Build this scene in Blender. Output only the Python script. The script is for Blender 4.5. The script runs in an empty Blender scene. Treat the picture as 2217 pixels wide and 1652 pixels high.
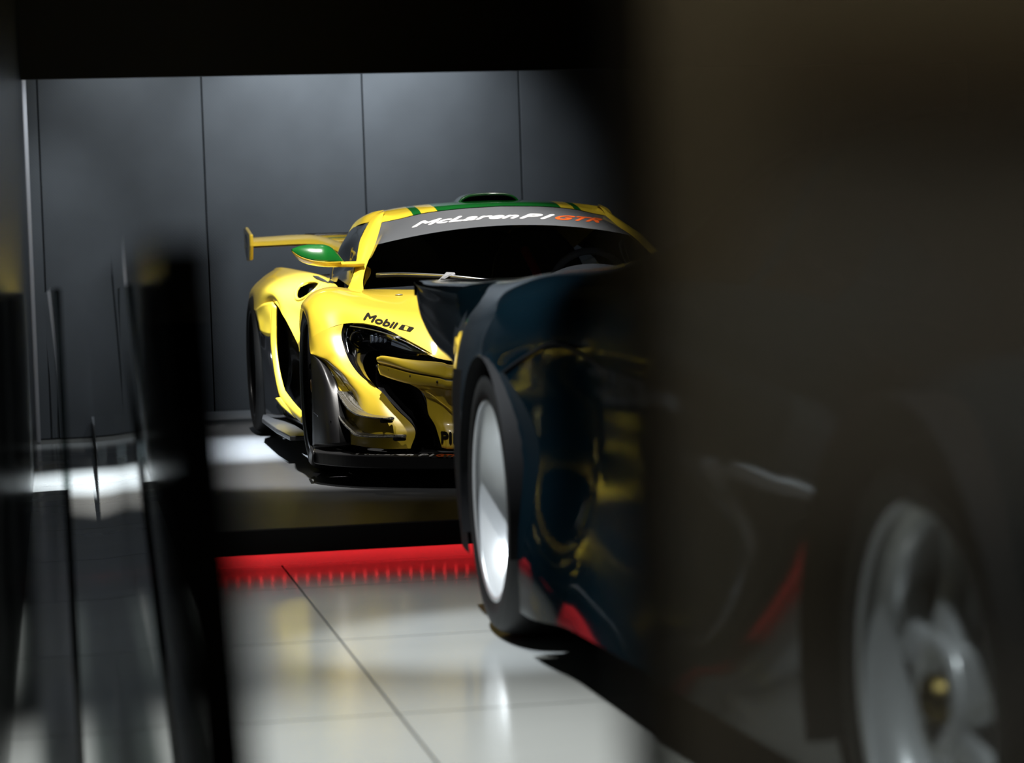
import bpy, bmesh, math, random
import numpy as np
from mathutils import Matrix, Vector
from mathutils.bvhtree import BVHTree
random.seed(4)
scene = bpy.context.scene
COL = scene.collection

# ------------------------------------------------------------------ camera
W_PX, H_PX, LENS = 2217, 1652, 85.0
FPX = W_PX * LENS / 36.0
CXP, CYP = W_PX / 2, H_PX / 2
CAM = np.array([0.0, 0.0, 0.84])
YAW, PITCH, ROLL = math.radians(10.3), math.radians(2.40), -0.034
ROT = Matrix.Rotation(-YAW, 3, 'Z') @ Matrix.Rotation(math.pi / 2 - PITCH, 3, 'X') @ Matrix.Rotation(ROLL, 3, 'Z')
RN = np.array(ROT)
cd = bpy.data.cameras.new('camera'); cam = bpy.data.objects.new('camera', cd); COL.objects.link(cam)
cam.matrix_world = Matrix.Translation(Vector(CAM)) @ ROT.to_4x4()
cd.lens = LENS; cd.sensor_width = 36; cd.sensor_fit = 'HORIZONTAL'; cd.clip_start = 0.02
cd.dof.use_dof = True; cd.dof.focus_distance = 9.2; cd.dof.aperture_fstop = 3.4
scene.camera = cam
# ------------------------------------------------------------------ world, view
wd = bpy.data.worlds.new('world'); scene.world = wd; wd.use_nodes = True
wd.node_tree.nodes['Background'].inputs[0].default_value = (0.6, 0.7, 0.85, 1)
wd.node_tree.nodes['Background'].inputs[1].default_value = 0.004
scene.view_settings.view_transform = 'Standard'; scene.view_settings.look = 'None'
scene.view_settings.exposure = 0.0; scene.view_settings.gamma = 1.0
scene.view_settings.use_curve_mapping = False

# ------------------------------------------------------------------ lamps of the hall and added fills
def spot(name, loc, tgt, power, cone, blend=0.6, color=(1, 1, 1), radius=0.05):
    l = bpy.data.lights.new(name, 'SPOT'); l.energy = power; l.color = color
    l.spot_size = math.radians(cone); l.spot_blend = blend; l.shadow_soft_size = radius
    o = bpy.data.objects.new(name, l); COL.objects.link(o); o.location = loc
    o.rotation_euler = (Vector(tgt) - Vector(loc)).to_track_quat('-Z', 'Y').to_euler()
    return o
def area(name, loc, tgt, power, sx, sy, color=(1, 1, 1), spread=180):
    l = bpy.data.lights.new(name, 'AREA'); l.energy = power; l.color = color; l.shape = 'RECTANGLE'
    l.size = sx; l.size_y = sy; l.spread = math.radians(spread)
    o = bpy.data.objects.new(name, l); COL.objects.link(o); o.location = loc
    o.rotation_euler = (Vector(tgt) - Vector(loc)).to_track_quat('-Z', 'Y').to_euler()
    return o
COOL = (0.86, 0.94, 1.0)
WHITE = (1.0, 0.97, 0.92)
# yellow car: overhead spots, some added as fill
spot('car_spot', (1.0, 8.75, 3.4), (1.30, 9.65, 0.6), 860, 50, 0.45, WHITE, 0.022)
spot('car_spot', (1.55, 11.0, 3.4), (1.45, 9.7, 0.65), 25, 40, 0.8, WHITE, 0.02)  # added behind the car to lay a pale sheen on the bonnet
spot('car_spot', (0.75, 10.6, 3.4), (1.0, 11.9, 0.6), 420, 32, 0.8, WHITE, 0.05)
spot('floor_spot', (0.66, 10.9, 3.4), (0.60, 11.0, 0.1), 4200, 38, 1.0, COOL, 0.05)
spot('car_spot', (0.35, 6.2, 3.4), (1.15, 8.6, 0.3), 110, 22, 0.9, WHITE, 0.02)  # added fill for the nose and canards
spot('car_spot', (1.5, 11.3, 3.4), (1.05, 12.7, 0.95), 260, 26, 0.9, WHITE, 0.05)  # added to brighten the rear wing
spot('car_spot', (2.4, 9.2, 3.4), (2.05, 10.6, 1.0), 110, 30, 0.9, WHITE, 0.05)  # added to brighten the far side of the roof
# wall washers behind the fascia
spot('wall_washer', (1.35, 13.75, 2.75), (1.42, 14.45, 1.5), 105, 95, 1.0, COOL, 0.10)
spot('wall_washer', (2.1, 13.75, 2.75), (2.15, 14.45, 1.5), 85, 90, 1.0, COOL, 0.10)
spot('wall_washer', (0.45, 13.75, 2.75), (0.45, 14.45, 1.3), 45, 100, 1.0, COOL, 0.10)
spot('trim_fill', (0.15, 13.72, 2.6), (-0.2, 14.12, 1.0), 60, 60, 0.9, COOL, 0.05)  # added to brighten the metal end trim
# dark car and its floor, with added fills
spot('floor_spot', (0.15, 4.4, 3.4), (0.62, 3.95, 0.0), 900, 44, 0.9, (0.97, 1.0, 0.97), 0.07)
spot('wheel_fill', (0.15, 1.5, 3.3), (1.0, 2.7, 0.25), 700, 15, 0.7, COOL, 0.05)  # added to brighten the near front wheel
spot('wheel_fill', (0.10, 5.2, 3.4), (0.93, 5.55, 0.25), 700, 20, 0.8, COOL, 0.05)  # added to brighten the rear wheel
spot('floor_spot', (0.25, 6.0, 3.4), (0.55, 5.9, 0.0), 330, 40, 0.9, (0.97, 1.0, 0.97), 0.05)  # added to lift the dim floor before the platform
# added behind the camera to light the blocks mirrored in the screen
spot('reflection_fill', (1.7, -1.3, 3.2), (1.6, -3.0, 0.9), 470, 60, 0.9, (1.0, 0.9, 0.74), 0.08)

# ------------------------------------------------------------------ pixel -> place helpers
def ray(px, py):
    return RN @ np.array([(px - CXP) / FPX, -(py - CYP) / FPX, -1.0])
def on_y(px, py, y):
    d = ray(px, py); return CAM + d * (y / d[1])
def on_x(px, py, x):
    d = ray(px, py); return CAM + d * (x / d[0])
def on_z(px, py, z):
    d = ray(px, py); return CAM + d * ((z - CAM[2]) / d[2])

# ------------------------------------------------------------------ materials
def mat(name, color, rough=0.5, metal=0.0, coat=0.0, coat_rough=0.03, spec=0.5, emit=None, estr=0, noise=0.0, nscale=30, bump=0.0, bscale=200):
    m = bpy.data.materials.new(name); m.use_nodes = True
    nt = m.node_tree; b = nt.nodes['Principled BSDF']
    b.inputs['Base Color'].default_value = (*color, 1); b.inputs['Roughness'].default_value = rough
    b.inputs['Metallic'].default_value = metal; b.inputs['Coat Weight'].default_value = coat
    b.inputs['Coat Roughness'].default_value = coat_rough; b.inputs['Specular IOR Level'].default_value = spec
    if emit: b.inputs['Emission Color'].default_value = (*emit, 1); b.inputs['Emission Strength'].default_value = estr
    if noise or bump:
        tc = nt.nodes.new('ShaderNodeTexCoord')
    if noise:
        n = nt.nodes.new('ShaderNodeTexNoise'); n.inputs['Scale'].default_value = nscale; n.inputs['Detail'].default_value = 6
        nt.links.new(tc.outputs['Object'], n.inputs['Vector'])
        mx = nt.nodes.new('ShaderNodeMix'); mx.data_type = 'RGBA'
        mx.inputs['A'].default_value = (*[c * (1 - noise) for c in color], 1)
        mx.inputs['B'].default_value = (*[min(1, c * (1 + noise)) for c in color], 1)
        nt.links.new(n.outputs['Fac'], mx.inputs['Factor']); nt.links.new(mx.outputs['Result'], b.inputs['Base Color'])
    if bump:
        n2 = nt.nodes.new('ShaderNodeTexNoise'); n2.inputs['Scale'].default_value = bscale
        nt.links.new(tc.outputs['Object'], n2.inputs['Vector'])
        bp = nt.nodes.new('ShaderNodeBump'); bp.inputs['Strength'].default_value = bump; bp.inputs['Distance'].default_value = 0.002
        nt.links.new(n2.outputs['Fac'], bp.inputs['Height']); nt.links.new(bp.outputs['Normal'], b.inputs['Normal'])
    return m

def math_node(nt, op, a, b=None, c=None):
    n = nt.nodes.new('ShaderNodeMath'); n.operation = op
    for i, v in enumerate((a, b, c)):
        if v is None: continue
        if isinstance(v, (int, float)): n.inputs[i].default_value = v
        else: nt.links.new(v, n.inputs[i])
    return n.outputs[0]

YEL = (0.80, 0.575, 0.04)
GRN = (0.006, 0.12, 0.018)
M = {}
M['yellow'] = mat('yellow_paint', YEL, 0.40, 0, 0.8, 0.04, 0.7)
M['green'] = mat('green_paint', GRN, 0.3, 0, 1.0, 0.03)
M['black_gloss'] = mat('black_gloss', (0.006, 0.006, 0.007), 0.12, 0, 0.6)
M['black_satin'] = mat('black_satin', (0.012, 0.012, 0.013), 0.38, 0, 0, bump=0.05)
M['black_matte'] = mat('black_matte', (0.005, 0.005, 0.006), 0.7, spec=0.2)
M['rubber'] = mat('tyre_rubber', (0.008, 0.008, 0.008), 0.6, spec=0.3, noise=0.3, nscale=60)
M['rim_black'] = mat('black_rim', (0.012, 0.012, 0.013), 0.28, 0.4)
M['silver'] = mat('silver_rim', (0.70, 0.71, 0.72), 0.30, 0.45, noise=0.05, nscale=20)
M['bronze'] = mat('bronze_nut', (0.55, 0.33, 0.16), 0.3, 1.0)
M['gold'] = mat('gold_hub', (0.16, 0.12, 0.04), 0.4, 1.0)
M['steel'] = mat('brushed_steel', (0.55, 0.56, 0.58), 0.32, 1.0)
M['disc'] = mat('brake_disc', (0.10, 0.10, 0.10), 0.45, 0.8)
M['white_print'] = mat('white_print', (0.9, 0.9, 0.88), 0.4)
M['grey_print'] = mat('grey_print', (0.35, 0.36, 0.38), 0.4)
M['orange_print'] = mat('orange_print', (0.85, 0.13, 0.02), 0.4)
M['black_print'] = mat('black_print', (0.012, 0.010, 0.006), 0.9, spec=0.1)
M['interior'] = mat('interior_suede', (0.10, 0.102, 0.11), 0.8, noise=0.3, nscale=40)
M['seat'] = mat('seat_shell', (0.02, 0.02, 0.022), 0.5)
M['belt'] = mat('red_belt', (0.35, 0.02, 0.015), 0.7)
M['navy'] = mat('dark_blue_green_paint', (0.0022, 0.0075, 0.0115), 0.06, 0.0, 0.0, 0.02, 0.42, noise=0.2, nscale=400)
M['dark_glass'] = mat('dark_window_glass', (0.004, 0.005, 0.006), 0.04, 0, 0.0, spec=0.6)
M['black_wall'] = mat('black_fabric', (0.006, 0.006, 0.006), 0.9, noise=0.2, nscale=25)
M['ceiling'] = mat('black_ceiling', (0.008, 0.008, 0.008), 0.9, noise=0.2, nscale=20)
M['joint'] = mat('dark_joint', (0.06, 0.06, 0.055), 0.8, noise=0.2, nscale=50)
M['platform_edge'] = mat('platform_edge_black', (0.007, 0.007, 0.007), 0.5, bump=0.1, bscale=500)
M['recess'] = mat('white_recess', (0.75, 0.72, 0.70), 0.6, noise=0.05, nscale=10)
M['led'] = mat('red_led', (0.3, 0.01, 0.01), 0.4, emit=(1.0, 0.03, 0.035), estr=7)
M['led_base'] = mat('led_tape', (0.5, 0.1, 0.1), 0.5)
M['lamp_glow'] = mat('lamp_glow', (0.8, 0.8, 0.8), 0.5, emit=(1.0, 0.88, 0.72), estr=14)
M['lamp_body'] = mat('lamp_body', (0.02, 0.02, 0.02), 0.5)
M['olive'] = mat('beige_reflected_block', (0.36, 0.31, 0.20), 0.7, noise=0.1, nscale=4)  # this and the next two colour the added blocks reflected in the screen
M['brown_band'] = mat('brown_reflected_block', (0.30, 0.19, 0.08), 0.6, noise=0.2, nscale=8)
M['taupe'] = mat('taupe_reflected_block', (0.33, 0.32, 0.29), 0.7, noise=0.06, nscale=3)
M['lens_led'] = mat('lamp_painted_glint', (0.55, 0.62, 0.76), 0.3, 0.2)  # pale blue stands in for highlights reflected inside the headlight
M['rivet'] = mat('dark_rivet', (0.03, 0.02, 0.01), 0.4)
M['button'] = mat('grey_button', (0.3, 0.3, 0.25), 0.4, 0.6)

def clear_glass(name, tint, ior=1.45, extra=0.0, gloss=(1, 1, 1), rough=0.01):
    m = bpy.data.materials.new(name); m.use_nodes = True; nt = m.node_tree
    for n in list(nt.nodes):
        if n.type == 'BSDF_PRINCIPLED': nt.nodes.remove(n)
    out = nt.nodes['Material Output']
    t = nt.nodes.new('ShaderNodeBsdfTransparent'); t.inputs[0].default_value = (*tint, 1)
    g = nt.nodes.new('ShaderNodeBsdfGlossy'); g.inputs['Roughness'].default_value = rough; g.inputs[0].default_value = (*gloss, 1)
    f = nt.nodes.new('ShaderNodeFresnel'); f.inputs[0].default_value = ior
    ad = math_node(nt, 'ADD', f.outputs[0], extra); ad.node.use_clamp = True
    mx = nt.nodes.new('ShaderNodeMixShader')
    nt.links.new(ad, mx.inputs[0]); nt.links.new(t.outputs[0], mx.inputs[1]); nt.links.new(g.outputs[0], mx.inputs[2])
    nt.links.new(mx.outputs[0], out.inputs[0]); return m
M['pane'] = clear_glass('barrier_glass', (0.86, 0.90, 0.88), 1.5)
M['pane_dark'] = clear_glass('tinted_glass', (0.50, 0.51, 0.50), 1.5, 0.03, (1, 1, 1), 0.15)
M['glass_edge'] = clear_glass('glass_edge', (0.42, 0.46, 0.45), 1.5)
M['lamp_cover'] = clear_glass('headlight_cover', (0.75, 0.78, 0.82), 1.4, 0.02)

def windshield_mat():
    m = clear_glass('windscreen_with_sunstrip', (0.42, 0.44, 0.46), 1.45, 0.0); nt = m.node_tree
    out = nt.nodes['Material Output']; old = out.inputs[0].links[0].from_socket
    tc = nt.nodes.new('ShaderNodeTexCoord'); sp = nt.nodes.new('ShaderNodeSeparateXYZ')
    nt.links.new(tc.outputs['Object'], sp.inputs[0])
    u2 = math_node(nt, 'MULTIPLY', sp.outputs[0], sp.outputs[0])
    zz = math_node(nt, 'MULTIPLY_ADD', u2, 0.20, sp.outputs[2])
    msk = math_node(nt, 'GREATER_THAN', zz, 0.952)
    d = nt.nodes.new('ShaderNodeBsdfPrincipled'); d.inputs['Base Color'].default_value = (0.105, 0.11, 0.118, 1); d.inputs['Roughness'].default_value = 0.35
    d.inputs['Metallic'].default_value = 0.0; d.inputs['Coat Weight'].default_value = 0.4
    mx = nt.nodes.new('ShaderNodeMixShader'); nt.links.new(msk, mx.inputs[0]); nt.links.new(old, mx.inputs[1]); nt.links.new(d.outputs[0], mx.inputs[2])
    nt.links.new(mx.outputs[0], out.inputs[0]); return m
M['windscreen'] = windshield_mat()

def roof_mat():
    m = mat('green_roof_with_yellow_stripes', GRN, 0.3, 0, 1.0, 0.03); nt = m.node_tree; b = nt.nodes['Principled BSDF']
    tc = nt.nodes.new('ShaderNodeTexCoord'); sp = nt.nodes.new('ShaderNodeSeparateXYZ'); nt.links.new(tc.outputs['Object'], sp.inputs[0])
    a = math_node(nt, 'ABSOLUTE', sp.outputs[0])
    s1 = math_node(nt, 'MULTIPLY', math_node(nt, 'GREATER_THAN', a, 0.272), math_node(nt, 'LESS_THAN', a, 0.338))
    s2 = math_node(nt, 'GREATER_THAN', a, 0.372)
    f = math_node(nt, 'MAXIMUM', s1, s2)
    mx = nt.nodes.new('ShaderNodeMix'); mx.data_type = 'RGBA'; mx.inputs['A'].default_value = (*GRN, 1); mx.inputs['B'].default_value = (*YEL, 1)
    nt.links.new(f, mx.inputs['Factor']); nt.links.new(mx.outputs['Result'], b.inputs['Base Color']); return m
M['roof'] = roof_mat()

def carbon_mat():
    m = mat('carbon_weave', (0.05, 0.05, 0.05), 0.22, 0.3, 1.0, 0.02); nt = m.node_tree; b = nt.nodes['Principled BSDF']
    tc = nt.nodes.new('ShaderNodeTexCoord'); mp = nt.nodes.new('ShaderNodeMapping'); mp.inputs['Rotation'].default_value = (0.6, 0.6, 0.78); mp.inputs['Scale'].default_value = (260, 260, 260)
    ck = nt.nodes.new('ShaderNodeTexChecker'); ck.inputs['Scale'].default_value = 1; ck.inputs[1].default_value = (0.012, 0.012, 0.012, 1); ck.inputs[2].default_value = (0.32, 0.31, 0.28, 1)
    nt.links.new(tc.outputs['Object'], mp.inputs[0]); nt.links.new(mp.outputs[0], ck.inputs[0]); nt.links.new(ck.outputs[0], b.inputs['Base Color']); return m
M['carbon'] = carbon_mat()

def woven_wall():
    m = mat('woven_grey_panel', (0.09, 0.098, 0.108), 0.55); nt = m.node_tree; b = nt.nodes['Principled BSDF']
    tc = nt.nodes.new('ShaderNodeTexCoord'); mp = nt.nodes.new('ShaderNodeMapping'); mp.inputs['Rotation'].default_value = (0, 0.78, 0)
    w = nt.nodes.new('ShaderNodeTexWave'); w.inputs['Scale'].default_value = 24; w.wave_type = 'BANDS'; w.bands_direction = 'X'
    nt.links.new(tc.outputs['Object'], mp.inputs[0]); nt.links.new(mp.outputs[0], w.inputs['Vector'])
    n = nt.nodes.new('ShaderNodeTexNoise'); n.inputs['Scale'].default_value = 2.2; n.inputs['Detail'].default_value = 3; nt.links.new(tc.outputs['Object'], n.inputs['Vector'])
    f = math_node(nt, 'MULTIPLY_ADD', n.outputs['Fac'], 0.9, math_node(nt, 'MULTIPLY', w.outputs['Fac'], 0.35))
    mx = nt.nodes.new('ShaderNodeMix'); mx.data_type = 'RGBA'; mx.inputs['A'].default_value = (0.055, 0.060, 0.067, 1); mx.inputs['B'].default_value = (0.125, 0.136, 0.150, 1)
    nt.links.new(f, mx.inputs['Factor']); nt.links.new(mx.outputs['Result'], b.inputs['Base Color']); return m
M['wall'] = woven_wall()

def tile_mat():
    m = mat('polished_grey_tile', (0.34, 0.34, 0.32), 0.16, 0, 0, spec=0.38); nt = m.node_tree; b = nt.nodes['Principled BSDF']
    g = nt.nodes.new('ShaderNodeNewGeometry'); n = nt.nodes.new('ShaderNodeTexNoise'); n.inputs['Scale'].default_value = 1.7; n.inputs['Detail'].default_value = 5
    nt.links.new(g.outputs['Position'], n.inputs['Vector'])
    mx = nt.nodes.new('ShaderNodeMix'); mx.data_type = 'RGBA'; mx.inputs['A'].default_value = (0.30, 0.308, 0.302, 1); mx.inputs['B'].default_value = (0.40, 0.41, 0.40, 1)
    nt.links.new(n.outputs['Fac'], mx.inputs['Factor']); nt.links.new(mx.outputs['Result'], b.inputs['Base Color'])
    mr = nt.nodes.new('ShaderNodeMapRange'); mr.inputs['To Min'].default_value = 0.12; mr.inputs['To Max'].default_value = 0.22
    nt.links.new(n.outputs['Fac'], mr.inputs['Value']); nt.links.new(mr.outputs[0], b.inputs['Roughness']); return m
M['tile'] = tile_mat()
M['deck'] = mat('grey_platform_vinyl', (0.105, 0.110, 0.118), 0.45, noise=0.12, nscale=9, bump=0.25, bscale=160)

# ------------------------------------------------------------------ mesh helpers
def new_mesh(name, verts, faces, smooth=True, recalc=True):
    me = bpy.data.meshes.new(name)
    me.from_pydata([tuple(map(float, v)) for v in verts], [], faces); me.update()
    if recalc:
        bm = bmesh.new(); bm.from_mesh(me); bmesh.ops.recalc_face_normals(bm, faces=bm.faces); bm.to_mesh(me); bm.free()
    if smooth:
        me.polygons.foreach_set('use_smooth', [True] * len(me.polygons))
    return me
def link(name, me, m, parent=None, label=None, cat=None, group=None, kind=None):
    if m is not None and not me.materials: me.materials.append(m)
    o = bpy.data.objects.new(name, me); COL.objects.link(o)
    if parent is not None: o.parent = parent
    tag(o, label, cat, group, kind); return o
def tag(o, label=None, cat=None, group=None, kind=None):
    if label: o['label'] = label
    if cat: o['category'] = cat
    if group: o['group'] = group
    if kind: o['kind'] = kind
    return o
def empty(name, loc, label=None, cat=None, group=None, kind=None):
    o = bpy.data.objects.new(name, None); o.empty_display_size = 0.2; COL.objects.link(o); o.location = loc
    return tag(o, label, cat, group, kind)
def solid(o, t, offset=0.0):
    s = o.modifiers.new('thickness', 'SOLIDIFY'); s.thickness = t; s.offset = offset; return o
def bevel(o, w, seg=2):
    b = o.modifiers.new('bevel', 'BEVEL'); b.width = w; b.segments = seg; b.limit_method = 'ANGLE'; b.angle_limit = math.radians(40); return o

def cr(P, n):
    """uniform Catmull-Rom through control points P (k,3) -> n samples"""
    P = np.asarray(P, float); k = len(P)
    if k == 2:
        t = np.linspace(0, 1, n)[:, None]; return P[0] * (1 - t) + P[1] * t
    E_ = np.vstack([2 * P[0] - P[1], P, 2 * P[-1] - P[-2]])
    out = []
    for s in np.linspace(0, k - 1, n):
        i = min(int(s), k - 2); t = s - i
        p0, p1, p2, p3 = E_[i], E_[i + 1], E_[i + 2], E_[i + 3]
        out.append(0.5 * ((2 * p1) + (-p0 + p2) * t + (2 * p0 - 5 * p1 + 4 * p2 - p3) * t * t + (-p0 + 3 * p1 - 3 * p2 + p3) * t ** 3))
    return np.array(out)
def net(ctrl, nr, nc):
    rows = np.array([cr(r, nc) for r in ctrl])
    cols = [cr(rows[:, j], nr) for j in range(nc)]
    return np.array(cols).transpose(1, 0, 2)
def loft(curves, nr, nc):
    """curves with differing point counts: resampled, then splined across"""
    rows = np.array([cr(c, nc) for c in curves])
    return np.array([cr(rows[:, j], nr) for j in range(nc)]).transpose(1, 0, 2)
def grid_faces(nr, nc, off=0, flip=False, keep=None):
    f = []
    for i in range(nr - 1):
        for j in range(nc - 1):
            if keep is not None and not keep(i, j): continue
            q = [off + i * nc + j, off + i * nc + j + 1, off + (i + 1) * nc + j + 1, off + (i + 1) * nc + j]
            f.append(tuple(q[::-1] if flip else q))
    return f
def grid_mesh(name, G, mirror=False, keep=None):
    nr, nc, _ = G.shape
    v = G.reshape(-1, 3); f = grid_faces(nr, nc, keep=keep)
    if mirror:
        v2 = v.copy(); v2[:, 0] *= -1
        f = f + grid_faces(nr, nc, len(v), True, keep); v = np.vstack([v, v2])
    me = new_mesh(name, v, f)
    if mirror:
        bm = bmesh.new(); bm.from_mesh(me); bmesh.ops.remove_doubles(bm, verts=bm.verts, dist=1e-4)
        bmesh.ops.recalc_face_normals(bm, faces=bm.faces); bm.to_mesh(me); bm.free()
        me.polygons.foreach_set('use_smooth', [True] * len(me.polygons))
    return me
def box_mesh(name, x0, x1, y0, y1, z0, z1, bev=0.0):
    bm = bmesh.new()
    bmesh.ops.create_cube(bm, size=1, matrix=Matrix.Translation(((x0 + x1) / 2, (y0 + y1) / 2, (z0 + z1) / 2)) @ Matrix.Diagonal((x1 - x0, y1 - y0, z1 - z0, 1)))
    if bev: bmesh.ops.bevel(bm, geom=list(bm.edges), offset=bev, segments=2, affect='EDGES', profile=0.5)
    me = bpy.data.meshes.new(name); bm.to_mesh(me); bm.free(); return me
def lathe_x(name, prof, n=64, closed=False):
    """profile [(x, r)] spun about the X axis"""
    v, f = [], []; k = len(prof)
    for a in range(n):
        t = 2 * math.pi * a / n
        for x, r in prof: v.append((x, r * math.cos(t), r * math.sin(t)))
    for a in range(n):
        b = (a + 1) % n
        for i in range(k - 1 + (1 if closed else 0)):
            j = (i + 1) % k
            f.append((a * k + i, a * k + j, b * k + j, b * k + i))
    return new_mesh(name, v, f)
def tube(name, pts, r, n=8, caps=True, sub=4):
    P = cr(pts, (len(pts) - 1) * sub + 1) if len(pts) > 2 else np.asarray(pts, float)
    rr = np.full(len(P), r) if np.isscalar(r) else np.interp(np.linspace(0, 1, len(P)), np.linspace(0, 1, len(r)), r)
    v, f = [], []; up = np.array([0.03, 0.07, 1.0])
    for i, p in enumerate(P):
        t = P[min(i + 1, len(P) - 1)] - P[max(i - 1, 0)]; t = t / (np.linalg.norm(t) + 1e-9)
        a = np.cross(t, up)
        if np.linalg.norm(a) < 0.1: a = np.cross(t, [1, 0, 0])
        a /= np.linalg.norm(a); b = np.cross(t, a)
        for k in range(n):
            th = 2 * math.pi * k / n; v.append(p + rr[i] * (math.cos(th) * a + math.sin(th) * b))
    for i in range(len(P) - 1):
        for k in range(n): f.append((i * n + k, i * n + (k + 1) % n, (i + 1) * n + (k + 1) % n, (i + 1) * n + k))
    if caps: f.append(tuple(range(n))[::-1]); f.append(tuple((len(P) - 1) * n + k for k in range(n)))
    return new_mesh(name, v, f)
def prism(name, outline, axis, a0, a1):
    """extrude a 2-D outline; axis 'x': outline is (y,z); 'z': outline is (x,y); 'y': outline is (x,z)"""
    def P(p, a):
        return {'x': (a, p[0], p[1]), 'z': (p[0], p[1], a), 'y': (p[0], a, p[1])}[axis]
    n = len(outline); v = [P(p, a0) for p in outline] + [P(p, a1) for p in outline]
    f = [tuple(range(n)), tuple(range(2 * n - 1, n - 1, -1))] + [(i, (i + 1) % n, n + (i + 1) % n, n + i) for i in range(n)]
    return new_mesh(name, v, f, smooth=False)
def copy_tree(o, parent=None):
    c = o.copy(); COL.objects.link(c); c.parent = parent
    for ch in list(o.children): copy_tree(ch, c)
    return c

# lettering: flat print laid onto a surface
def text_cells(s, shear=0.0, space=1.0):
    cu = bpy.data.curves.new('print', 'FONT'); cu.body = s; cu.size = 1; cu.shear = shear; cu.space_character = space
    cu.resolution_u = 3
    o = bpy.data.objects.new('print', cu); COL.objects.link(o)
    dg = bpy.context.evaluated_depsgraph_get(); dg.update()
    me = bpy.data.meshes.new_from_object(o.evaluated_get(dg)); bpy.data.objects.remove(o)
    bm = bmesh.new(); bm.from_mesh(me); bmesh.ops.triangulate(bm, faces=bm.faces); bm.to_mesh(me); bm.free()
    v = np.array([tuple(p.co)[:2] for p in me.vertices]); f = [tuple(p.vertices) for p in me.polygons]
    v[:, 0] = (v[:, 0] - v[:, 0].min()) / np.ptp(v[:, 0]); v[:, 1] = v[:, 1] / 0.70
    return v, f
def decal(name, s, place, bvh, origin, m, parent, lift=0.006, **kw):
    """place(s,t)->(px,py); each vertex goes where that sight line meets the surface"""
    bold = kw.pop('bold', 0.0); v, f = text_cells(s, **kw); out = []; n = len(v); f0 = list(f)
    if bold:
        offs = [(-bold, 0), (bold, 0), (0, bold * 1.5), (0, -bold * 1.5)]; k_ = len(s) * .75
        v = np.vstack([v + np.array([ox / k_, oy]) for ox, oy in offs]); f = [tuple(i + m_ * n for i in t) for m_ in range(len(offs)) for t in f0]
    for a, b in v:
        px, py = place(a, b); d = ray(px, py); d = d / np.linalg.norm(d)
        hit = bvh.ray_cast(Vector(CAM - origin), Vector(d))
        p = np.array(hit[0]) if hit[0] is not None else (out[-1] if out else np.zeros(3))
        if hit[0] is not None: p = p - d * lift
        out.append(p)
    return link(name, new_mesh(name, out, f, smooth=False, recalc=False), m, parent)
def bvh_of(*objs):
    vs, fs = [], []
    for o in objs:
        k = len(vs); vs += [tuple(v.co) for v in o.data.vertices]; fs += [tuple(k + i for i in p.vertices) for p in o.data.polygons]
    return BVHTree.FromPolygons(vs, fs)

# ================================================================== THE HALL
# floor of large tiles
floor = link('floor', box_mesh('floor', -3.2, 6.2, -3.6, 14.6, -0.08, -0.006), M['joint'], kind='structure')
TS = 1.03; tme = box_mesh('tile', -TS / 2 + 0.003, TS / 2 - 0.003, -TS / 2 + 0.003, TS / 2 - 0.003, -0.006, 0.0)
PX0, PX1, PY0 = 0.10, 4.60, 7.24
for i in range(-3, 5):
    for j in range(-9, 9):
        x, y = 0.60 + (i + 0.5) * TS, 5.70 + (j + 0.5) * TS
        if x - TS / 2 > PX0 and y - TS / 2 > PY0 + 0.4: continue
        if x < -2.6 or y > 14.4 or y < -3.3: continue
        t = link('tile', tme, M['tile'], floor); t.location = (x, y, 0)

# platform under the yellow car
plat = empty('platform', ((PX0 + PX1) / 2, 10.8, 0), kind='structure')
plat.name = 'trim_1'
def pworld(me): me.transform(Matrix.Translation(-plat.location)); return me
link('platform_top', pworld(box_mesh('platform_top', PX0, PX1, PY0, 14.44, 0.116, 0.12)), M['deck'], plat)
link('platform_fascia', pworld(box_mesh('platform_fascia', PX0, PX1, PY0, PY0 + 0.02, 0.043, 0.116)), M['platform_edge'], plat)
link('platform_slab', pworld(box_mesh('platform_slab', PX0, PX1, PY0 + 0.07, 14.44, 0.043, 0.116)), M['platform_edge'], plat)
link('recess_back', pworld(box_mesh('recess_back', PX0 + 0.03, PX1, PY0 + 0.07, 14.4, 0.0, 0.043)), M['recess'], plat)
strip = empty('light_strip', (1.0, PY0 + 0.045, 0.0455), 'red LED strip glowing beneath the platform edge', 'light strip')
link('tape', box_mesh('tape', -0.88, 0.66, -0.006, 0.025, 0.003, 0.006), M['led_base'], strip)
ledme = box_mesh('diode', -0.0045, 0.0045, -0.0045, 0.0045, -0.002, 0.003)
for k in range(43):
    d = link('diode', ledme, M['led'], strip); d.location = (-0.85 + k * 0.035, 0, 0)
rl = area('led_glow', (0.88, PY0 + 0.030, 0.044), (0.88, PY0 + 0.055, 0), 0.20, 1.5, 0.01, (1.0, 0.03, 0.04))

# far wall of woven panels
wb = link('wall_back', box_mesh('wall_back', -3.2, 6.2, 14.47, 14.6, 0, 3.7), M['black_wall'], kind='structure')
PW = 0.955; x0 = on_y(452, 600, 14.45)[0]
pme = box_mesh('panel', -PW / 2 + 0.004, PW / 2 - 0.004, -0.02, 0.0, 0.0, 3.2, 0.003)
for i in range(-3, 5):
    p = link('panel', pme, M['wall'], wb); p.location = (x0 + (i + 0.5) * PW, 14.47, 0.0)
link('trim_2', box_mesh('trim_2', -0.3, 6.2, 13.62, 13.66, on_y(800, 158, 13.62)[2], 3.6), M['black_wall'], kind='structure')
link('ceiling', box_mesh('ceiling', -3.2, 6.2, -3.6, 14.6, 3.6, 3.7), M['ceiling'], kind='structure')
link('wall_right', box_mesh('wall_right', 6.1, 6.2, -3.6, 14.6, 0, 3.6), M['black_wall'], kind='structure')
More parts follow.
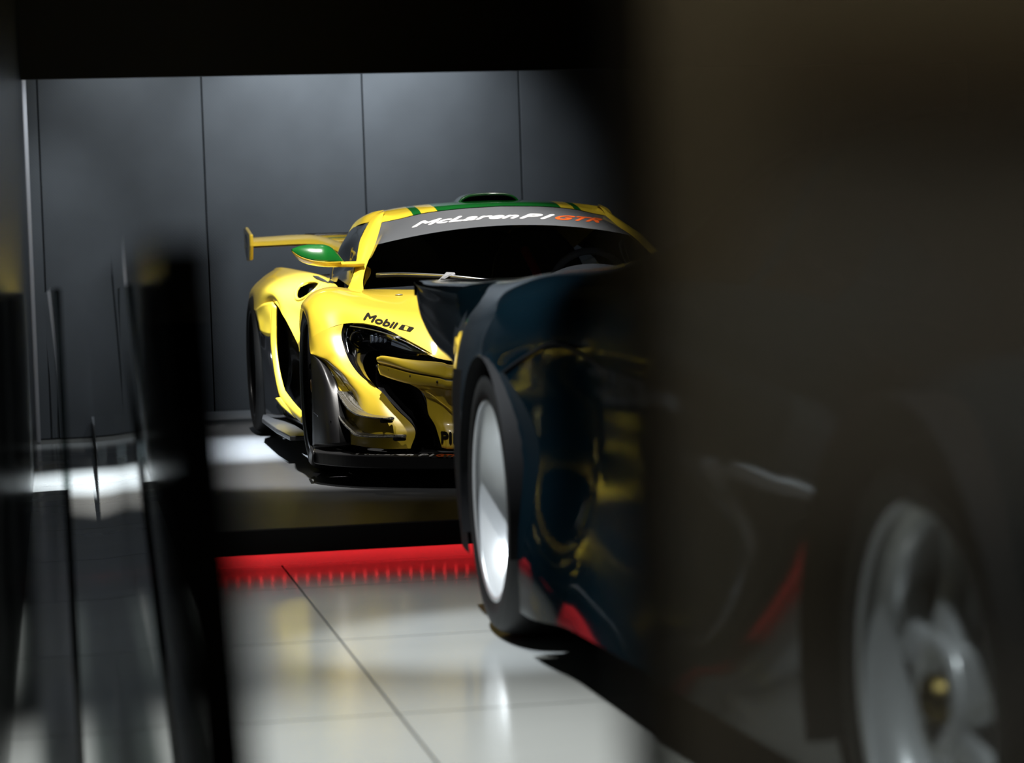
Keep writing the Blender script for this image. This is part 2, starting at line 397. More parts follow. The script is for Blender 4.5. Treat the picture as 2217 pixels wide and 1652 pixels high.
# glossy black glass wall on the left with its metal end trim
wl = link('wall_left', prism('wall_left', [(-0.115, 1.35), (-0.215, 14.1), (-0.30, 14.1), (-0.30, 1.35)], 'z', 0.0, 3.6), mat('black_glass_wall', (0.006, 0.007, 0.007), 0.24, spec=0.45, noise=0.2, nscale=3), kind='structure')
b0 = on_z(86, 957, 0.0)
link('trim_3', box_mesh('trim_3', b0[0] - 0.014, b0[0] + 0.006, 14.12, 14.18, 0.0, 3.6, 0.002), mat('satin_aluminium', (0.62, 0.62, 0.66), 0.45, 0.2), kind='structure')

# low glass barrier panels
def pane(name, a_top, a_bot, b_top, b_bot, z1, th, label, m, group='glass barrier panels'):
    """upright sheet from end a to end b; (x,y) of its top and foot at each end"""
    e = empty(name, ((a_bot[0] + b_bot[0]) / 2, (a_bot[1] + b_bot[1]) / 2, 0), label, 'glass panel', group)
    L = np.array(e.location)
    h = th / 2
    v = []
    for (p, z) in ((a_bot, 0.0), (b_bot, 0.0), (b_top, z1), (a_top, z1)):
        for s in (-h, h): v.append(np.array([p[0] + s, p[1], z]) - L)
    ctr = np.mean(v, axis=0)
    def outward(fs):
        r_ = []
        for q_ in fs:
            p = [v[k] for k in q_]; n_ = np.cross(p[1] - p[0], p[2] - p[0])
            r_.append(q_ if np.dot(n_, np.mean(p, axis=0) - ctr) > 0 else q_[::-1])
        return r_
    f = outward([(0, 2, 4, 6), (1, 7, 5, 3)])
    sh = link('sheet', new_mesh('sheet', v, f, smooth=False, recalc=False), m, e)
    ed = outward([(0, 1, 3, 2), (2, 3, 5, 4), (4, 5, 7, 6), (6, 7, 1, 0)])
    link('polished_edge', new_mesh('polished_edge', v, ed, smooth=False, recalc=False), M['glass_edge'], e)
    return e
pane('glass_barrier', (0.048, 1.06), (0.085, 1.0), (0.060, 6.9), (0.082, 6.9), 0.862, 0.028, 'leaning clear glass barrier panel beside the platform corner', M['pane'])
pane('glass_barrier', (-0.02, 4.2), (-0.012, 4.2), (-0.105, 10.6), (-0.07, 10.6), 0.852, 0.012, 'long low glass barrier panel along the black glass wall', M['pane'])
# glass screen right beside the camera
fx = on_y(1342, 826, 0.80)[0]; fx2 = on_y(1425, 826, 0.80)[0]
scr = empty('glass_screen', (fx, 0.80, 0), 'tall dark tinted glass screen with a slim black end post', 'glass screen')
link('post', box_mesh('post', 0, fx2 - fx, -0.008, 0.008, 0, 2.3, 0.001), M['black_satin'], scr)
link('sheet', box_mesh('sheet', fx2 - fx, 0.75, -0.005, 0.005, 0, 2.3), M['pane_dark'], scr)
# unseen wall behind the camera; coloured blocks added for their reflection in that screen
link('wall_front', box_mesh('wall_front', -3.2, 6.2, -3.3, -3.2, 0, 3.6), M['black_wall'], kind='structure')
link('trim_4', box_mesh('trim_4', 1.10, 1.34, -3.2, -3.0, 0, 3.6), M['olive'], kind='structure')
link('trim_5', box_mesh('trim_5', 1.34, 3.2, -3.2, -3.05, 0.32, 1.00, 0.02), M['taupe'], kind='structure')
link('trim_6', box_mesh('trim_6', 1.34, 3.2, -3.2, -3.08, 1.25, 1.36), M['brown_band'], kind='structure')
link('trim_7', box_mesh('trim_7', -0.5, 3.2, -3.2, -3.02, 1.365, 1.7), M['olive'], kind='structure')

# ================================================================== WHEELS
def wheel(parent, loc, r, w, rim_r, dish, side, rim_mat, spokes, style, hub_mat, name='wheel'):
    """side=-1: outer face looks towards -X. Local X is the axle; profile built for outer face at -X"""
    e = bpy.data.objects.new(name, None); COL.objects.link(e); e.parent = parent; e.location = loc; e.empty_display_size = 0.1
    if side > 0: e.rotation_euler = (0, 0, math.pi)
    h = w / 2; ri = rim_r
    prof = [(-h + 0.012, ri - 0.004), (-h + 0.002, ri + 0.012), (-h, ri + (r - ri) * 0.35), (-h + 0.006, ri + (r - ri) * 0.70), (-h + 0.022, r - 0.012), (-h + 0.045, r - 0.002), (-h + 0.09, r), (0, r),
            (h - 0.09, r), (h - 0.045, r - 0.002), (h - 0.022, r - 0.012), (h - 0.006, ri + (r - ri) * 0.7), (h, ri + (r - ri) * 0.35), (h - 0.012, ri - 0.004)]
    ty = link('tyre', lathe_x('tyre', prof, 72), M['rubber'], e)
    # rim barrel with lip
    rp = [(-h + 0.010, ri - 0.010), (-h + 0.006, ri + 0.001), (-h + 0.013, ri + 0.006), (-h + 0.020, ri - 0.002), (-h + 0.026, ri - 0.012), (-h + dish * 0.75, ri - 0.022), (-h + dish + 0.02, ri - 0.030), (h - 0.02, ri - 0.022), (h - 0.008, ri)]
    link('rim', lathe_x('rim', rp, 72), rim_mat, e)
    x0 = -h + dish
    # brake disc
    link('brake_disc', lathe_x('brake_disc', [(x0 + 0.055, 0.05), (x0 + 0.055, ri * 0.80), (x0 + 0.085, ri * 0.80), (x0 + 0.085, 0.05)], 48), M['disc'], e)
    # spokes
    for k in range(spokes):
        a = 2 * math.pi * k / spokes + 0.30
        ns = 11; V = []
        for i in range(ns):
            t = i / (ns - 1)
            rr = 0.045 + (ri - 0.020 - 0.045) * t
            if style == 'five':
                hw = 0.036 + 0.020 * (1 - t) ** 2 + 0.030 * max(0, t - 0.62) ** 1.5 * 4
                dx = -0.016 + 0.030 * math.sin(math.pi * min(t, 1) * 0.5) - 0.0 * t; th = 0.038
            else:
                hw = 0.011 + 0.012 * (1 - t) + 0.012 * max(0, t - 0.7); dx = 0.0 + 0.02 * (1 - t) - 0.012 * t; th = 0.028
            for (cw, cx) in ((-1, 0.55), (-0.86, 0.12), (-0.45, 0.0), (0.45, 0.0), (0.86, 0.12), (1, 0.55), (0.9, 1.0), (-0.9, 1.0)):
                V.append((x0 + dx + cx * th, rr, cw * hw))
        F = []
        for i in range(ns - 1):
            for j in range(8): F.append((i * 8 + j, i * 8 + (j + 1) % 8, (i + 1) * 8 + (j + 1) % 8, (i + 1) * 8 + j))
        F.append(tuple(range(8))); F.append(tuple((ns - 1) * 8 + j for j in range(8)))
        ca, sa = math.cos(a), math.sin(a)
        V = [(x, y * ca - z * sa, y * sa + z * ca) for x, y, z in V]
        link('spoke', new_mesh('spoke', V, F), rim_mat, e)
    # hub and centre nut
    hr = 0.078 if style == 'five' else 0.055
    link('hub', lathe_x('hub', [(x0 + 0.05, hr), (x0 - 0.008, hr), (x0 - 0.016, hr - 0.008), (x0 - 0.014, 0.046), (x0 + 0.02, 0.042), (x0 + 0.025, 0.0)], 40), rim_mat, e)
    link('centre_nut', lathe_x('centre_nut', [(x0 + 0.02, 0.034), (x0 - 0.022, 0.030), (x0 - 0.028, 0.024), (x0 - 0.020, 0.018), (x0 + 0.005, 0.012), (x0 + 0.005, 0.0)], 6 if style == 'five' else 24), hub_mat, e)
    return e

# ================================================================== YELLOW RACING CAR
XC, YF, ZP = 1.848, 9.42, 0.12
ORG = np.array([XC, YF, ZP])
car = empty('racing_car', (XC, YF, ZP), 'yellow track supercar with green roof and rear wing on the platform', 'car')
def q(px, py, v):
    p = on_y(px, py, YF + v) - ORG; return p
def c3(u, v, z): return np.array([-u, v, z])
def cp(name, G, m, mirror=False, th=0.006, keep=None):
    o = link(name, grid_mesh(name, G, mirror, keep), m, car)
    if th: solid(o, th)
    return o
def pair(name, G, m, th=0.006, keep=None):
    a = cp(name, G, m, False, th, keep); G2 = G.copy(); G2[..., 0] *= -1
    b = cp(name, G2, m, False, th, keep); return a, b
def mirror_obj(o):
    me = o.data.copy(); me.transform(Matrix.Diagonal((-1, 1, 1, 1))); me.flip_normals()
    b = bpy.data.objects.new(o.name.split('.')[0], me); COL.objects.link(b); b.parent = o.parent
    for md in o.modifiers:
        if md.type == 'SOLIDIFY': solid(b, md.thickness, md.offset)
    return b

# --- bonnet with front fenders
HB = [
 [c3(.895,.50,.47),c3(.900,.50,.60),c3(.872,.48,.685),c3(.80,.45,.715),c3(.735,.45,.712),c3(.66,.50,.703),c3(.58,.41,.700),c3(.35,.19,.692),c3(0,.08,.688)],
 [c3(.938,.34,.54),c3(.936,.30,.635),c3(.900,.25,.693),c3(.825,.20,.718),c3(.74,.20,.706),c3(.63,.22,.692),c3(.50,.12,.686),c3(.29,-.04,.681),c3(0,-.10,.679)],
 [c3(.963,.0,.636),c3(.952,0,.664),c3(.905,0,.697),c3(.84,0,.706),c3(.74,0,.690),c3(.61,-.02,.671),c3(.46,-.12,.664),c3(.26,-.22,.660),c3(0,-.24,.660)],
 [c3(.960,-.19,.603),c3(.952,-.19,.640),c3(.91,-.19,.668),c3(.84,-.2,.674),c3(.74,-.22,.656),c3(.60,-.28,.634),c3(.43,-.36,.617),c3(.25,-.44,.610),c3(0,-.47,.608)],
 [c3(.962,-.28,.548),c3(.954,-.29,.59),c3(.915,-.30,.622),c3(.85,-.31,.638),c3(.76,-.37,.630),c3(.61,-.48,.598),c3(.44,-.62,.567),c3(.25,-.72,.553),c3(0,-.75,.55)],
 [c3(.966,-.33,.497),c3(.950,-.355,.535),c3(.905,-.38,.560),c3(.842,-.395,.578),c3(.77,-.50,.577),c3(.69,-.65,.545),c3(.551,-.885,.447),c3(.28,-1.08,.432),c3(0,-1.13,.43)]]
bonnet = cp('bonnet', net(HB, 60, 90), M['yellow'], True, 0)
# --- fender front that runs down to the splitter (the yellow 'leg')
LG = [
 [c3(.966,-.33,.497),c3(.950,-.355,.535),c3(.905,-.38,.560),c3(.842,-.395,.578)],
 [c3(.966,-.355,.475),c3(.945,-.385,.503),c3(.905,-.41,.522),q(739,724,-.41)],
 [q(675,767,-.38),c3(.935,-.43,.462),c3(.895,-.455,.482),q(744,749,-.45)],
 [q(703,785,-.43),c3(.905,-.475,.44),c3(.878,-.50,.445),q(757,782,-.52)],
 [q(729,808,-.50),c3(.872,-.56,.40),c3(.845,-.60,.395),q(780,813,-.62)],
 [q(744,828,-.55),c3(.850,-.62,.365),c3(.815,-.68,.357),q(810,836,-.72)],
 [q(764,859,-.60),c3(.826,-.70,.315),c3(.785,-.77,.312),q(830,852,-.78)],
 [q(768,895,-.65),c3(.82,-.77,.25),c3(.775,-.84,.262),q(856,884,-.85)],
 [q(762,937,-.70),c3(.82,-.83,.19),c3(.75,-.91,.20),q(898,929,-.94)],
 [q(759,962,-.70),c3(.82,-.83,.140),c3(.76,-.91,.137),q(889,971,-.94)]]
legs = pair('front_corner', net(LG, 60, 24), M['yellow'], 0)
# --- headlights
OUT = [q(955,779,-.885),q(937,767,-.84),q(907,749,-.785),q(869,729,-.70),q(830,712,-.60),q(792,702,-.50),q(767,700,-.43),q(751,702,-.40),q(741.5,711,-.395),q(739,724,-.405),q(744,749,-.45),q(757,782,-.52),q(780,813,-.62),q(812,837,-.72)]
INN = [q(950,781,-.87),q(937,777,-.85),q(907,772,-.80),q(869,766,-.73),q(830,760,-.65),q(812,759,-.60),q(804,760,-.58),q(798,763,-.565),q(793,767,-.56),q(789,774,-.565),q(786,784,-.58),q(788,798,-.63),q(797,817,-.69),q(813,836.5,-.735)]
MID = [(a + b) / 2 + np.array([0, 0.055 * (1 - abs(2 * i / 13 - 1) ** 3), 0]) for i, (a, b) in enumerate(zip(OUT, INN))]
hs, hs2 = pair('headlight_housing', net([OUT, MID, INN], 12, 70), M['black_gloss'], 0)
LT = [q(953,778,-.88),q(937,768,-.845),q(907,751,-.79),q(869,731,-.70),q(830,714,-.60),q(792,704.5,-.505),q(768,703,-.44),q(753,706,-.41),q(744,715,-.40)]
LB = [q(951,780,-.875),q(937,776,-.85),q(907,771,-.80),q(869,765,-.73),q(830,758.5,-.655),q(800,752,-.58),q(780,750,-.53),q(766,752,-.49),q(757,758,-.47)]
LM = [(a + b) / 2 + np.array([0, -0.006, 0]) for a, b in zip(LT, LB)]
lc, lc2 = pair('headlight_cover', net([LT, LM, LB], 10, 40), M['lamp_cover'], 0)
pl = q(777,734,-.455)
def ball(name, c, r, m, sq=(1,1,1), seg=24):
    bm = bmesh.new(); bmesh.ops.create_uvsphere(bm, u_segments=seg, v_segments=seg // 2, radius=r, matrix=Matrix.Translation(c) @ Matrix.Diagonal((*sq, 1)))
    me = bpy.data.meshes.new(name); bm.to_mesh(me); bm.free(); me.polygons.foreach_set('use_smooth', [True] * len(me.polygons))
    return link(name, me, m, car)
def lens_pair(o, parent):
    o.parent = parent[0]; b = mirror_obj(o); b.parent = parent[1]
lens_pair(ball('projector_lens', pl, 0.023, M['dark_glass']), (hs, hs2))
ring = lathe_x('lens_ring', [(-0.004, 0.026), (-0.006, 0.031), (0.004, 0.034), (0.012, 0.030)], 32); ring.transform(Matrix.Translation(pl + np.array([0, -0.005, 0])) @ Matrix.Rotation(math.pi / 2, 4, 'Z'))
lens_pair(link('lens_ring', ring, M['rim_black'], car), (hs, hs2))
for k, px in enumerate((806, 816, 826, 836)):
    c = q(px, 736 + k * 2.5, -.53 - .022 * k)
    b = box_mesh('light_block', c[0] - .007, c[0] + .007, c[1] - .004, c[1] + .01, c[2] - .018, c[2] + .018, .002)
    lens_pair(link('light_block', b, M['lens_led'], car), (hs, hs2))
refl = np.array([0, -.014, 0]) + net([[q(848,729,-.615),q(880,742,-.69),q(925,767,-.79)],[q(846,745,-.62),q(880,754,-.70),q(925,770,-.79)],[q(846,758,-.64),q(880,764,-.71),q(925,773,-.795)]], 8, 14)
lens_pair(link('reflector', grid_mesh('reflector', refl), M['lens_led'], car), (hs, hs2))  # pale patch stands in for glints in the lamp
# light guide along the outer edge of the lamp
lens_pair(link('light_guide', tube('light_guide', [q(752,712,-.405), q(750,728,-.415), q(751,745,-.44), q(755,765,-.475)], 0.0022), M['steel'], car), (hs, hs2))
lens_pair(link('light_guide', tube('light_guide', [q(758,706,-.42), q(792,711,-.515), q(835,722,-.625), q(880,741,-.735), q(925,765,-.83)], 0.0018), M['steel'], car), (hs, hs2))

# --- bumper bar, lip and centre duct
BAR = [
 [q(826,775,-.74),q(845,775,-.79),q(884,781,-.86),q(953,786,-.94),q(990,792,-.99),c3(.30,-1.08,.427),c3(0,-1.12,.427)],
 [q(818,772.5,-.775),q(833,770.5,-.82),q(881,778,-.91),q(953,785,-.99),q(988,791,-1.04),c3(.30,-1.13,.432),c3(0,-1.165,.432)],
 [q(815,777,-.785),q(835,777,-.84),q(883,787,-.94),q(953,796,-1.03),q(988,802,-1.08),c3(.30,-1.18,.405),c3(0,-1.21,.405)],
 [q(818,784,-.785),q(843,790,-.85),q(890,803,-.96),q(950,814,-1.05),q(985,820,-1.09),c3(.30,-1.19,.375),c3(0,-1.22,.375)],
 [q(826,789,-.76),q(846,794,-.80),q(890,806,-.90),q(950,817,-.99),q(985,823,-1.03),c3(.30,-1.12,.37),c3(0,-1.15,.37)]]
bar = cp('bumper_bar', net(BAR, 20, 60), M['yellow'], True, 0)
LIP = [
 [q(819,788,-.77),q(846,796,-.85),q(890,808,-.95),q(950,819,-1.04),q(985,825,-1.08),c3(.30,-1.17,.368),c3(0,-1.20,.368)],
 [q(819,797,-.775),q(846,806,-.85),q(890,819,-.95),q(950,829,-1.04),q(985,834,-1.08),c3(.30,-1.165,.355),c3(0,-1.19,.355)],
 [q(824,811,-.78),q(848,820,-.85),q(888,831,-.94),q(950,838,-1.03),q(985,842,-1.07),c3(.30,-1.15,.338),c3(0,-1.18,.338)]]
lip = cp('bumper_lip', net(LIP, 8, 50), M['yellow'], True, 0.004)
for i, (px, py, v) in enumerate(((842.7,800.7,-.835),(889,814.4,-.945),(946.7,827,-1.035))):
    rv = ball('rivet', q(px, py, v) + np.array([0, -0.004, 0]), 0.0055, M['rivet'], (1, .5, 1), 12); mirror_obj(rv)
DCT = [
 [q(888,831,-.935),q(950,838,-1.02),q(985,842,-1.06),c3(.30,-1.14,.335),c3(0,-1.17,.335)],
 [q(908,842,-.94),q(950,855,-1.0),q(985,862,-1.03),c3(.30,-1.10,.29),c3(0,-1.12,.29)],
 [q(923,862,-.95),q(952,880,-.99),q(985,888,-1.01),c3(.30,-1.07,.25),c3(0,-1.09,.25)],
 [q(928,896,-.955),q(952,910,-.99),q(985,915,-1.01),c3(.30,-1.07,.21),c3(0,-1.09,.21)],
 [q(943,922,-.98),q(960,934,-1.01),q(985,938,-1.03),c3(.30,-1.08,.17),c3(0,-1.10,.17)],
 [q(957,969,-1.02),q(966,971,-1.03),q(985,972,-1.045),c3(.30,-1.10,.126),c3(0,-1.12,.126)]]
duct = cp('bumper_duct', net(DCT, 30, 40), M['yellow'], True, 0.004)
crease = tube('duct_crease', [q(908,842,-.945), q(930,852,-.985), q(955,872,-1.003), q(983,893,-1.022)], 0.0022); cr_o = link('duct_crease', crease, M['yellow'], car); mirror_obj(cr_o)
# dark intake behind the corner
INT = [
 [q(815,790,-.72),q(818,838,-.72),q(858,886,-.83),q(898,930,-.91),q(890,972,-.91)],
 [q(860,800,-.45),q(862,840,-.45),q(885,880,-.5),q(915,925,-.6),q(915,972,-.6)],
 [q(890,830,-.86),q(908,842,-.88),q(926,880,-.90),q(943,922,-.93),q(958,970,-.97)]]
itk, itk2 = pair('air_intake', net(INT, 16, 30), M['black_matte'], 0.004)
# --- black arch extension and recessed yellow strip
TRM = [
 [q(673,764,-.365),q(674,764.5,-.37),q(675,766,-.378)],
 [q(674,785,-.37),q(690,784,-.43),q(705,788,-.43)],
 [q(675,825,-.385),q(702,816,-.50),q(722,818,-.49)],
 [q(676,860,-.39),q(706,855,-.54),q(734,845,-.55)],
 [q(677,910,-.39),q(710,915,-.60),q(748,895,-.62)],
 [q(678,965,-.39),q(712,967,-.62),q(760,963,-.69)]]
trim = pair('arch_extension', net(TRM, 36, 16), M['black_satin'], 0.004)
STR = [
 [q(703,785,-.425),q(712,790,-.44)],[q(714,800,-.45),q(732,812,-.50)],[q(728,826,-.49),q(747,832,-.55)],[q(735,846,-.545),q(766,860,-.60)],[q(749,896,-.61),q(770,896,-.645)],[q(760,963,-.685),q(764,963,-.695)]]
pair('corner_recess', net(STR, 24, 6), M['yellow'], 0.003)
WGL = [[q(679,893.5,-.42),q(695,893,-.46),q(712,892,-.5)],[q(686,899,-.46),q(700,902,-.52),q(715,904,-.57)],[q(690,903,-.48),q(704,911,-.56),q(717,912,-.62)]]
pair('arch_winglet', net(WGL, 8, 8), M['black_gloss'], 0.004)
# --- carbon canards
CN1 = [[q(763,846,-.60),q(776,868,-.66),q(802,890,-.76),q(830,901,-.86),q(853,904,-.94)],[q(730,845,-.56),q(739,866,-.66),q(755,887,-.76),q(784,901,-.87),q(851,908,-.965)]]
CN2 = [[q(768,898,-.62),q(778,916,-.69),q(793,931,-.78),q(822,940,-.88),q(880,942,-.985)],[q(730,896,-.58),q(737,910,-.68),q(754,928,-.78),q(778,944,-.88),q(878,945,-1.01)]]
for C_ in (CN1, CN2):
    m_ = [(a + b) / 2 + np.array([0, 0, -.006]) for a, b in zip(*C_)]
    pair('canard', net([C_[0], m_, C_[1]], 10, 36), M['carbon'], 0.005)
for (p, w_) in ((q(838,911,-.93), .045), (q(866,950,-.985), .045)):
    bk = box_mesh('canard_bracket', p[0] - .022, p[0] + .022, p[1] - .002, p[1] + .03, p[2] - .008, p[2] + .008, .005); mirror_obj(link('canard_bracket', bk, M['black_matte'], car))
# --- splitter
half = [(.965,-.36),(.975,-.45),(.985,-.60),(.93,-.77),(.855,-.895),(.72,-1.03),(.56,-1.145),(.30,-1.25),(0,-1.285)]
hp = cr([np.array([a, b, 0]) for a, b in half], 40)
ol = [(-p[0], p[1]) for p in hp] + [(p[0], p[1]) for p in hp[::-1][1:]]
spl = link('splitter', prism('splitter', ol, 'z', 0.072, 0.117), M['black_satin'], car); bevel(spl, 0.004)
pair('splitter_endplate', net([[c3(.978,-.36,.125),c3(.990,-.60,.12)],[c3(.985,-.36,.065),c3(.998,-.60,.07)]], 4, 8), M['black_satin'], 0.006)

# --- windscreen
WS = [
 [q(787,627,.50),c3(.60,.455,.698),c3(.49,.28,.692),c3(.25,.11,.686),c3(0,.06,.684)],
 [q(789,598,.59),c3(.592,.545,.765),c3(.48,.38,.765),c3(.245,.25,.765),c3(0,.21,.765)],
 [q(797,566,.68),c3(.568,.645,.838),c3(.455,.51,.842),c3(.235,.41,.845),c3(0,.38,.846)],
 [q(811,532,.81),c3(.525,.77,.912),c3(.415,.69,.922),c3(.22,.61,.928),c3(0,.59,.930)],
 [q(827,482,1.03),c3(.43,.99,1.000),c3(.33,.94,1.020),c3(.18,.89,1.034),c3(0,.875,1.040)]]
ws = cp('windscreen', net(WS, 30, 40), M['windscreen'], True, 0)
# --- roof
RF = [
 [q(827,481,1.03),c3(.43,.985,1.002),c3(.33,.935,1.022),c3(.18,.885,1.036),c3(0,.87,1.042)],
 [q(825,464,1.10),c3(.44,1.08,1.027),c3(.33,1.04,1.045),c3(.18,1.00,1.058),c3(0,.99,1.063)],
 [c3(.53,1.25,1.035),c3(.44,1.25,1.052),c3(.33,1.25,1.066),c3(.18,1.25,1.076),c3(0,1.25,1.080)],
 [c3(.53,1.6,1.00),c3(.44,1.6,1.04),c3(.33,1.6,1.06),c3(.18,1.6,1.07),c3(0,1.6,1.075)],
 [c3(.50,2.0,.92),c3(.42,2.0,.96),c3(.32,2.0,.99),c3(.18,2.0,1.01),c3(0,2.0,1.02)],
 [c3(.42,2.6,.80),c3(.36,2.6,.84),c3(.28,2.6,.87),c3(.16,2.6,.90),c3(0,2.6,.91)],
 [c3(.36,3.1,.76),c3(.31,3.1,.78),c3(.24,3.1,.80),c3(.14,3.1,.82),c3(0,3.1,.83)]]
roof = cp('roof', net(RF, 60, 60), M['roof'], True, 0)
# --- A-pillars and cant rails
APO = [q(831,457,1.11),q(815,465,1.11),q(800,480,1.10),q(785,508,.97),q(778,526,.88),q(771,567,.71),q(766,592,.60),q(753,625,.44)]
API = [q(832,459,1.08),q(828,472,1.05),q(825,486,1.02),q(813,527,.84),q(806,545,.77),q(794,573,.67),q(786,605,.56),q(787,628,.50)]
APM = [(a + b) / 2 + np.array([-.004, -.014, .006]) * math.sin(math.pi * (i + .02) / 7.04) for i, (a, b) in enumerate(zip(APO, API))]
pair('windscreen_pillar', net([APO, APM, API], 10, 40), M['yellow'], 0)
pair('cant_rail', net([[q(833,454,1.10),c3(.53,1.25,1.035),c3(.53,1.6,1.0),c3(.50,2.0,.92),c3(.42,2.6,.80)],[q(815,465,1.11),c3(.562,1.25,1.018),c3(.565,1.6,.985),c3(.54,2.0,.90),c3(.47,2.6,.78)],[q(800,480,1.11),c3(.58,1.25,.985),c3(.585,1.6,.955),c3(.57,2.0,.88),c3(.52,2.6,.76)]], 8, 40), M['yellow'], 0)
# --- side glass
SG = [[q(800,480,1.10),c3(.58,1.3,.985),c3(.585,1.6,.955),c3(.57,2.0,.88)],[q(783,510,.97),c3(.625,1.25,.91),c3(.635,1.55,.885),c3(.60,1.9,.84)],[q(770,567,.71),q(757,567,1.15),c3(.668,1.5,.81),c3(.63,1.85,.80)],[q(757,620,.46),q(728,602,1.2),c3(.69,1.5,.745),c3(.66,1.8,.738)]]
pair('side_window', net(SG, 16, 30), M['dark_glass'], 0)
# --- door shoulder and rear quarter with flared arch
def lowq(px, py, v): return q(px, py, v)
RQ = [
 [c3(.735,.42,.712),c3(.775,.42,.712),c3(.84,.46,.69),c3(.875,.50,.62),c3(.875,.50,.55),q(648,762,.50)],
 [c3(.715,.8,.705),c3(.76,.8,.70),c3(.80,.8,.66),c3(.825,.8,.60),c3(.835,.8,.54),q(645,746,.80)],
 [c3(.69,1.2,.725),c3(.735,1.2,.712),c3(.785,1.2,.675),c3(.825,1.2,.625),c3(.845,1.2,.58),q(626,706,1.35)],
 [c3(.665,1.55,.738),c3(.72,1.55,.735),c3(.785,1.6,.70),c3(.84,1.65,.66),c3(.868,1.7,.63),q(613,683,1.70)],
 [c3(.60,2.0,.742),c3(.69,2.0,.776),c3(.775,2.0,.757),c3(.85,2.0,.73),c3(.90,2.02,.70),q(592,655,2.05)],
 [c3(.60,2.35,.752),c3(.75,2.38,.806),c3(.815,2.38,.80),c3(.875,2.38,.768),c3(.935,2.38,.71),q(553,672,2.40)],
 [c3(.60,2.65,.762),c3(.79,2.64,.819),c3(.83,2.64,.812),c3(.885,2.64,.775),c3(.945,2.66,.715),q(546,650,2.66)],
 [c3(.60,2.95,.762),c3(.79,2.95,.81),c3(.83,2.95,.80),c3(.885,2.95,.765),c3(.94,2.95,.70),c3(.955,2.95,.60)],
 [c3(.58,3.4,.752),c3(.76,3.4,.77),c3(.80,3.4,.755),c3(.85,3.4,.72),c3(.90,3.35,.60),c3(.92,3.30,.35)]]
G = net(RQ, 90, 60)
# hole for the shoulder intake: judged on the surface itself
def intake_keep(i, j):
    c = (G[i, j] + G[i + 1, j + 1]) / 2; u, v, z = -c[0], c[1], c[2]
    return not (((v - 1.62) / 0.20) ** 2 + ((u - 0.775) / 0.050) ** 2 < 1.0)
rq = pair('rear_quarter', G, M['yellow'], 0, intake_keep)
rqb = bvh_of(rq[0])
def on_shell(u, v):
    h = rqb.ray_cast(Vector((-u, v, 2)), Vector((0, 0, -1))); return np.array(h[0]) if h[0] is not None else c3(u, v, .7)
# recessed bowl + rim of the shoulder intake
full = net(RQ, 90, 60); fb = BVHTree.FromPolygons([tuple(p) for p in full.reshape(-1, 3)], grid_faces(90, 60))
def top_at(u, v):
    h = fb.ray_cast(Vector((-u, v, 2)), Vector((0, 0, -1))); return np.array(h[0])
rimp = [top_at(.775 + .052 * math.cos(t), 1.62 + .21 * math.sin(t)) + np.array([0, 0, .001]) for t in np.linspace(0, 2 * math.pi, 33)]
o = link('intake_rim', tube('intake_rim', rimp, 0.008, 8, False, 2), M['yellow'], car); mirror_obj(o)
cv, cf = [], []
for k, (s, dz) in enumerate(((1.02, 0.0), (0.95, -.05), (0.7, -.10), (0.02, -.12))):
    for t in np.linspace(0, 2 * math.pi, 32, endpoint=False):
        p = top_at(.775 + .052 * math.cos(t), 1.62 + .21 * math.sin(t)); c0 = top_at(.775, 1.62)
        cv.append(c0 + (p - c0) * s + np.array([0.0, 0.0, dz]))
for k in range(3):
    for t in range(32): cf.append((k * 32 + t, k * 32 + (t + 1) % 32, (k + 1) * 32 + (t + 1) % 32, (k + 1) * 32 + t))
o = link('shoulder_intake', new_mesh('shoulder_intake', cv, cf), M['black_matte'], car); mirror_obj(o)
slot = [q(652,605,2.05),q(668,605,1.95),q(684,609,1.85),q(698,613.5,1.75),q(684,613,1.8),q(666,609,1.95)]
o = link('shoulder_slot', tube('shoulder_slot', [top_at(.715,1.95)+[0,0,.002],top_at(.707,1.80)+[0,0,.002],top_at(.70,1.62)+[0,0,.002],top_at(.695,1.45)+[0,0,.002]], [0.003,0.011,0.009,0.003], 8), M['black_matte'], car); mirror_obj(o)
# lower quarter panel in front of the rear wheel
LQ = [[q(553,672,2.40),q(566,660,2.25),q(580,655,2.14),q(592,654,2.05)],[q(556,684,2.35),q(568,678,2.24),q(579,675,2.13),q(588,675,2.05)],[q(560,700,2.28),q(571,700,2.20),q(580,700,2.12),q(587,700,2.05)],[q(563,716,2.25),q(572,724,2.18),q(580,727,2.10),q(587,728,2.05)]]
pair('lower_quarter', net(LQ, 12, 14), M['yellow'], 0.004)
# tail closing panel
TP = [[c3(0,3.42,.80),c3(.3,3.42,.79),c3(.58,3.41,.775),c3(.84,3.38,.71),c3(.92,3.30,.35)],[c3(0,3.5,.55),c3(.3,3.5,.55),c3(.58,3.49,.54),c3(.8,3.44,.50),c3(.90,3.32,.32)],[c3(0,3.5,.2),c3(.3,3.5,.2),c3(.58,3.48,.2),c3(.8,3.42,.22),c3(.90,3.32,.24)]]
cp('rear_fascia', net(TP, 10, 30), M['black_satin'], True, 0.006)
cp('engine_cover', net([[c3(.50,2.0,.92),c3(.56,2.0,.82),c3(.60,2.0,.742)],[c3(.42,2.6,.80),c3(.50,2.6,.77),c3(.60,2.6,.760)],[c3(.36,3.1,.76),c3(.48,3.1,.76),c3(.60,3.1,.760)],[c3(.0,3.42,.80),c3(.3,3.42,.79),c3(.58,3.41,.775)]], 20, 10), M['yellow'], True, 0)
